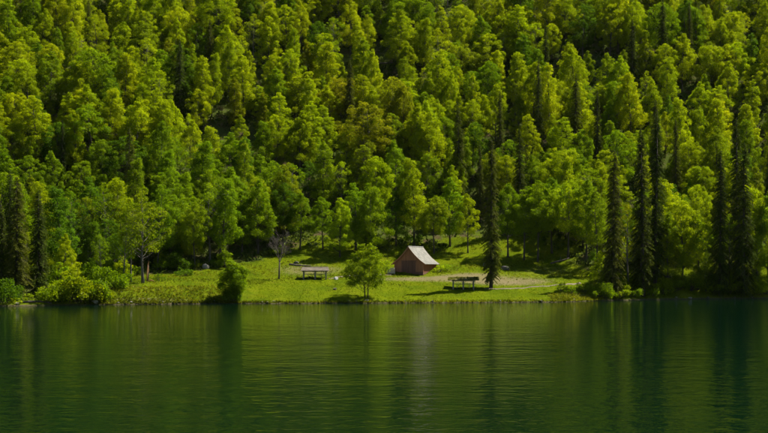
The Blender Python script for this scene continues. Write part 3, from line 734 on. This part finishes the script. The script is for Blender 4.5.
# ------------------------------------------------------------------ open shelters
def shelter(name, px, py, rz, w, d, h, pitch, roofmat, postmat, label, posts, thick):
    loc = hit(px, py); root = obj(name, None, None, loc, (0, 0, rz)); tag(root, label, 'shelter')
    lx, ly, lz = loc
    for xx in posts:
        for yy in (-d / 2, d / 2):
            wx = lx + xx * math.cos(rz) - yy * math.sin(rz); wy = ly + xx * math.sin(rz) + yy * math.cos(rz)
            g = gz(wx, wy) - lz - .15
            p = MB(); p.box(xx - .14, xx + .14, yy - .14, yy + .14, g, h - .05); p.build('post', M[postmat], root)
    for yy in (-d / 2, d / 2):
        b = MB(); b.box(posts[0] - .35, posts[-1] + .35, yy - .08, yy + .08, h - .048, h + .12); b.build('beam', M[postmat], root)
    for i, xx in enumerate(posts[:-1]):
        for s in (1, -1):
            pa = xx if s > 0 else posts[i + 1]
            p = MB(); p.tube([(pa, -d / 2, h - .62), (pa + s * .5, -d / 2, h - .06)], [.05, .05], 4); p.build('brace', M[postmat], root)
    for s in (-1, 1):                            # two slopes of roof, made uneven
        nx_, ny_ = 16, 6; vs = []; q = random.Random(int(px) + s)
        for k in range(2):
            for j in range(ny_ + 1):
                for i in range(nx_ + 1):
                    f = j / ny_; u = f * (d / 2 + .55)
                    xx = (-w / 2 + w * i / nx_) * (1 - .10 * (1 - f)) + (q.uniform(-.06, .06) if i in (0, nx_) else 0)
                    zz = h + .12 + pitch * (d / 2 + .55 - u) + (thick if k else 0) + (q.uniform(-.04, .05) * (2 if roofmat == 'mossy_roof' else .7) if k else 0) - .03 * math.sin(3.14 * i / nx_)
                    vs.append((xx, s * u, zz))
        n = (nx_ + 1) * (ny_ + 1); fs = []
        for j in range(ny_):
            for i in range(nx_):
                a = j * (nx_ + 1) + i; fs += [(a, a + nx_ + 1, a + nx_ + 2, a + 1), (a + n, a + n + 1, a + n + nx_ + 2, a + n + nx_ + 1)]
        for i in range(nx_):
            a = ny_ * (nx_ + 1) + i; fs.append((a, a + n, a + n + 1, a + 1))
        for j in range(ny_):
            a = j * (nx_ + 1); fs.append((a, a + n, a + nx_ + 1 + n, a + nx_ + 1)); a += nx_; fs.append((a, a + nx_ + 1, a + nx_ + 1 + n, a + n))
        mb = MB(); mb.add(vs, fs); mb.build('roof', M[roofmat], root)
    rg = MB(); zt = h + .12 + pitch * (d / 2 + .55) + thick
    rg.tube([(-w * .455, 0, zt), (w * .455, 0, zt)], [.08, .08], 6); rg.build('ridge', M[roofmat], root)
    if roofmat == 'mossy_roof':                  # cushions of moss on the roof
        r = np.random.default_rng(8); n = 2600; u = r.random(n) * 2 - 1; xx = (r.random(n) - .5) * w
        k = np.sin(xx * 2.3 + 1) * np.sin(u * 3 + xx) + r.normal(size=n) * .4 > .1; u, xx = u[k], xx[k]; n = len(u)
        zz = h + .16 + pitch * (d / 2 + .55) * (1 - abs(u)) + thick + r.random(n) * .10
        mo = obj('moss', quad_mesh('moss', leaf_quads(np.stack([xx, u * (d / 2 + .5), zz], -1), r.normal(size=(n, 3)) * .7 + np.array([0, 0, 1]), .10 + .14 * r.random(n), r), M['weeds'], r.random(n)), root); mo['kind'] = 'stuff'
    rl = MB(); rl.box(posts[0] + .1, posts[-1] - .1, d / 2 - .04, d / 2 + .04, .85, .97); rl.build('rail', M[postmat], root)
    return root, loc
def picnic_table(loc, rz, w, label):
    root = obj('picnic_table', None, None, loc, (0, 0, rz)); tag(root, label, 'table')
    for k in range(4):
        b = MB(); b.box(-w / 2, w / 2, -.38 + k * .19, -.38 + k * .19 + .175, .72, .765); b.build('top_board', M['grey_wood'], root)
    for yy in (-.8, .62):
        b = MB(); b.box(-w / 2, w / 2, yy, yy + .24, .42, .465); b.build('bench_board', M['grey_wood'], root)
    for xx in (-w / 2 + .3, w / 2 - .3):
        for s in (-1, 1):
            p = MB(); p.tube([(xx, s * .62, -.25), (xx, s * .2, .715)], [.05, .05], 4); p.build('leg', M['grey_wood'], root)
        p = MB(); p.box(xx - .04, xx + .04, -.8, .86, .33, .415); p.build('crossbar', M['grey_wood'], root)
r_, l_ = shelter('shelter', 315.2, 278.6, .03, 6.2, 2.6, 1.5, .40, 'shelter_roof', 'grey_wood', 'open-sided picnic shelter with plain grey roof on the meadow', [-2.5, 0, 2.35], .10)
picnic_table((l_[0] - .1, l_[1] + .15, gz(l_[0], l_[1]) + .02), .03, 3.4, 'wooden picnic table under the plain grey roof')
r_, l_ = shelter('pavilion', 463.3, 288.3, -.05, 6.6, 2.6, 1.55, .30, 'mossy_roof', 'grey_wood', 'open-sided pavilion with mossy roof beside the tall lone spruce', [-2.15, 0, 2.15], .11)
picnic_table((l_[0], l_[1] + .1, gz(l_[0], l_[1]) + .02), -.05, 3.2, 'wooden picnic table under the mossy roof')

# ------------------------------------------------------------------ stones and logs
def rock_mesh(seed, mat):
    r = np.random.default_rng(seed); import bmesh
    bm = bmesh.new(); bmesh.ops.create_icosphere(bm, subdivisions=3, radius=1)
    pl = [(unit(r.normal(size=3)), r.uniform(.55, .95)) for _ in range(11)]
    for v in bm.verts:
        c_ = np.array(v.co)
        for n, d in pl:
            k = c_ @ n - d
            if k > 0: c_ = c_ - n * k * .92
        c_ = c_ + .03 * np.sin(c_ * 7 + seed)
        v.co = c_
    me = bpy.data.meshes.new('rock'); bm.to_mesh(me); bm.free(); me.materials.append(M[mat]); return me
RK = {k: [rock_mesh(s, k) for s in (1, 2, 3)] for k in ('stone', 'white_stone', 'dark_stone')}
def boulder(px, py, w, h, mat, label, group=None, k=0):
    x, y, z = hit(px, py); W = w / FPX * y / 2; Hh = h / FPX * y
    tag(obj('boulder', RK[mat][k % 3], None, (x, y, z + Hh * .25), (rnd.uniform(-.15, .15), rnd.uniform(-.15, .15), rnd.uniform(0, 6.3)), (W, W * rnd.uniform(.7, 1), Hh * .75)), label, 'boulder', group)
boulder(336, 279.6, 4.5, 3, 'white_stone', 'white boulder on the grass beside the grey shelter')
boulder(335, 289.8, 5, 2, 'dark_stone', 'flat dark boulder lying in the meadow grass', k=1)
boulder(206, 268.5, 8, 5, 'stone', 'pale brown boulder under the trees at meadow top', k=2)
boulder(212, 266, 6, 5, 'dark_stone', 'dark boulder behind the pale one at meadow top', k=1)
boulder(95, 304, 8, 3.5, 'stone', 'grey boulder at the waterline before the thicket')
boulder(17, 304.6, 6, 2.5, 'stone', 'small grey boulder at the waterline by the olive spruce', k=1)
boulder(367, 301.5, 6, 2.2, 'stone', 'pale boulder at the waterline below the twin-trunked tree', k=2)
boulder(296, 264, 6, 2.6, 'dark_stone', 'low dark boulder on the slope above the grey shelter', k=2)
boulder(505, 270, 9, 4, 'dark_stone', 'dark boulder on the shaded slope behind the lone spruce', k=0)
boulder(486, 266, 10, 4, 'stone', 'grey boulder on the shaded slope above the pavilion', k=1)
for i, px in enumerate([262, 268, 274, 300, 326, 349, 356, 390, 404, 432, 500, 541, 560, 574, 108, 118, 131, 146, 163, 178, 199, 214, 676, 690, 708, 735, 752]):
    py = np.interp(px, [p for p, _ in SH], [q for _, q in SH]) - .35
    boulder(px, py, rnd.uniform(2.2, 4.6), rnd.uniform(.9, 1.7), rnd.choice(['stone', 'stone', 'dark_stone']),
            'small stone at the waterline ' + ('under the rough bank' if px < 230 else 'of the open meadow' if px < 600 else 'of the overgrown shore'), 'small stones along the waterline', i)
def log(px, py, L, rz, mat, label, r0=.22):
    x, y, z = hit(px, py); root = obj('fallen_log', None, None, (x, y, z + r0 * .7), (0, 0, rz)); tag(root, label, 'log', 'fallen logs on the slope')
    dx, dy = math.cos(rz), math.sin(rz)
    pts = [(s * L, 0, gz(x + dx * s * L, y + dy * s * L) - z) for s in (-.5, -.2, .15, .5)]
    mb = MB(); mb.tube(pts, [r0, r0 * .92, r0 * .8, r0 * .55], 8); mb.build('trunk', M[mat], root, False)
    b = MB(); b.tube([(0, 0, pts[1][2] + .1), (.3, .3, .7), (.5, .4, 1.3)], [.07, .05, .02], 5); b.build('branch_stub', M[mat], root)
for px, py, L, rz, mt, lb in [(232, 150, 9, .3, 'pale_bark', 'pale fallen log across the upper part of the clearing'), (222, 160, 7, -.2, 'dead_bark', 'brown fallen log lying lower in the clearing'), (245, 168, 8, .5, 'pale_bark', 'pale slanting fallen log at the clearing bottom'),
                              (384, 64, 6, .2, 'dead_bark', 'brown fallen log on the small upper clearing'), (560, 262, 5, .4, 'dead_bark', 'brown fallen log on the grass slope above the gravel path'), (300, 266, 5, -.15, 'dead_bark', 'brown fallen log on the slope above the grey shelter'),
                              (35, 303, 6, .25, 'dead_bark', 'driftwood log lying along the thicket waterline')]:
    log(px, py, L, rz, mt, lb)

# ------------------------------------------------------------------ ground cover
def cover(name, label, cat, n, where, hgt, wid, mat, blades=3, seed=1, arch=.35):
    r = np.random.default_rng(seed); X, Y = where(r, n); n = len(X); Z = ground(X, Y)
    Q, T = [], []
    for b in range(blades):
        a = r.random(n) * 6.283; h = hgt * (.5 + r.random(n)); w = wid * (.6 + .8 * r.random(n))
        ox, oy = r.normal(size=n) * wid * .8, r.normal(size=n) * wid * .8
        ln = r.normal(size=(n, 2)) * arch * h[:, None]
        base = np.stack([X + ox, Y + oy, Z - .04], -1); u = np.stack([np.cos(a) * w, np.sin(a) * w, 0 * a], -1)
        mid = base + np.stack([ln[:, 0] * .4, ln[:, 1] * .4, h * .6], -1); tip = base + np.stack([ln[:, 0], ln[:, 1], h], -1)
        Q.append(np.stack([base - u * .35, mid + u * .5, tip, mid - u * .5], 1)); T.append(np.clip(.5 + .16 * np.sin(X * .7 + Y * .5) + .22 * np.sin(X * .19 - Y * .31 + 2 * np.sin(X * .07)) + r.normal(size=n) * .2, 0, 1))
    o = obj(name, quad_mesh(name, np.concatenate(Q), M[mat], np.concatenate(T))); tag(o, label, cat, kind='stuff')
def in_meadow(r, n):
    Y = 240 + r.random(n * 3) * 75; X = (r.random(n * 3) - .5) * .64 * Y; e = eff(X, Y); d = Y - shore(X)
    px = 384 + X / Y * FPX; py = HOR - (ground(X, Y) - CAMZ) / Y * FPX
    bare = np.exp(-((px - 420) / 60) ** 2 - ((py - 279) / 3.2) ** 2) + np.exp(-((px - 510) / 50) ** 2 - ((py - 282) / 4.5) ** 2) + np.exp(-((px - 470) / 30) ** 2 - ((py - 276) / 4) ** 2)
    k = (d > .45) & (inland(X, Y) < 11) & (bare < .25 + r.random(n * 3) * .9)
    return X[k][:n], Y[k][:n]
cover('meadow_grass', 'short bright grass covering the lakeside meadow', 'grass', 70000, in_meadow, .11, .09, 'grass', 2, 3)
def on_bank(r, n):
    px = np.concatenate([100 + r.random(n) * 125, 555 + r.random(n // 2) * 60, 225 + 330 * np.clip(.5 + .5 * np.sin(r.random(n // 2) * 40), 0, 1) * r.random(n // 2) ** .3]); d = r.random(len(px)) ** 2.0 * np.where(px < 226, 10, np.where(px > 554, 7, .7))
    X = (px - 384) / FPX * 252; Y = shore(X) + d + .1; return X, Y
cover('bank_weeds', 'rough weeds and dry stalks on the waterside bank', 'weeds', 1500, on_bank, .36, .24, 'weeds', 3, 4, .6)
def upper_meadow(r, n):
    X, Y = in_meadow(r, n * 6); py = HOR - (ground(X, Y) - CAMZ) / Y * FPX
    k = (r.random(len(X)) < np.clip((288 - py) / 20, .03, .8)) & (np.sin(X * .31 + 1) * np.sin(Y * .43 + X * .1) + r.normal(size=len(X)) * .5 > .1)
    return X[k], Y[k]
cover('tussocks', 'rough tussocks and old stalks scattered over the upper meadow', 'grass', 3500, upper_meadow, .24, .2, 'weeds', 3, 14, .6)
def on_hill(r, n):
    Y = 258 + r.random(n * 2) * 160; X = (r.random(n * 2) - .5) * .66 * Y; px = 384 + X / Y * FPX; k = inland(X, Y) > np.where(((px > 285) & (px < 360)) | ((px > 440) & (px < 595)), 9, 4)
    X, Y = X[k][:n], Y[k][:n]
    X = np.repeat(X, 6) + r.normal(size=len(X) * 6) * .7; Y = np.repeat(Y, 6) + r.normal(size=len(Y) * 6) * .7; return X, Y
cover('undergrowth', 'low dark undergrowth covering the forest floor', 'undergrowth', 4500, on_hill, .7, .5, 'under', 3, 6, .6)

# thin sunlit air over the lake
hz = NT('haze'); pv = hz.n('VolumePrincipled'); pv.inputs['Color'].default_value = (.95, .96, .92, 1); pv.inputs['Density'].default_value = .000007; pv.inputs['Anisotropy'].default_value = .2
hz.l(pv.outputs[0], hz.out.inputs['Volume'])
hb = MB(); hb.box(-905, 905, -605, 765, -16, 430); tag(hb.build('haze', hz.m), 'thin sunlit air over the lake and hillside', 'haze', kind='stuff')
SC.cycles.volume_bounces = 0

# the wood beyond the picture edges and above, one mass
def mass():
    r = np.random.default_rng(9); q = random.Random(9); pts = []
    for _ in range(9000):
        y = q.uniform(225, 640); x = q.uniform(-300, 300)
        if float(inland(x, y)) < 15: continue
        top = HOR - (gz(x, y) - CAMZ) / y * FPX < 3
        side = abs(x) > .322 * y + 3
        if not (top or side): continue
        if any((x - a) ** 2 + (y - b) ** 2 < 64 for a, b in pts): continue
        if any((x - a) ** 2 + (y - b) ** 2 < 45 for a, b, _ in ALL): continue
        pts.append((x, y))
        if len(pts) > 620: break
    Q, T = [], []
    for x, y in pts:
        p = PROTO[q.choice('aabbcdefhkm')]; n = 420; i = r.integers(0, len(p['P']), n); s = q.uniform(.85, 1.15); a = q.uniform(0, 6.28)
        R = np.array([[math.cos(a), -math.sin(a), 0], [math.sin(a), math.cos(a), 0], [0, 0, 1]])
        Q.append(leaf_quads(p['P'][i] @ R.T * s + np.array([x, y, gz(x, y)]), p['N'][i] @ R.T, p['S'][i] * 3.0, r)); T.append(np.clip(p['T'][i] + q.uniform(-.15, .15), 0, 1))
    o = obj('forest', quad_mesh('forest', np.concatenate(Q), M['leaf'], np.concatenate(T))); o.color = (*HUES['lime-green'], 1)
    tag(o, 'dense broadleaf wood continuing over the upper hillside', 'forest', kind='stuff')
mass()
same = {}
for o in COL.objects:
    if o.parent is None and 'label' in o and o.get('category') in ('tree', 'shrub'): same.setdefault(o['label'], []).append(o)
for lb, os_ in same.items():                       # look-alikes that size still tells apart
    if len(os_) == 3 and len(lb.split()) < 15:
        os_.sort(key=lambda o: o.scale.z); a, b, c_ = (o.scale.z for o in os_)
        if b > a * 1.04 and c_ > b * 1.04: os_[2]['label'] = 'tallest ' + lb; os_[1]['label'] = 'middle-sized ' + lb; os_[0]['label'] = 'shortest ' + lb
    if len(os_) == 2:
        os_.sort(key=lambda o: o.scale.z)
        if os_[1].scale.z > os_[0].scale.z * 1.04 and len(lb.split()) < 16: os_[1]['label'] = 'taller ' + lb; os_[0]['label'] = 'shorter ' + lb
print('TREES', len(ALL), 'filled', filled)
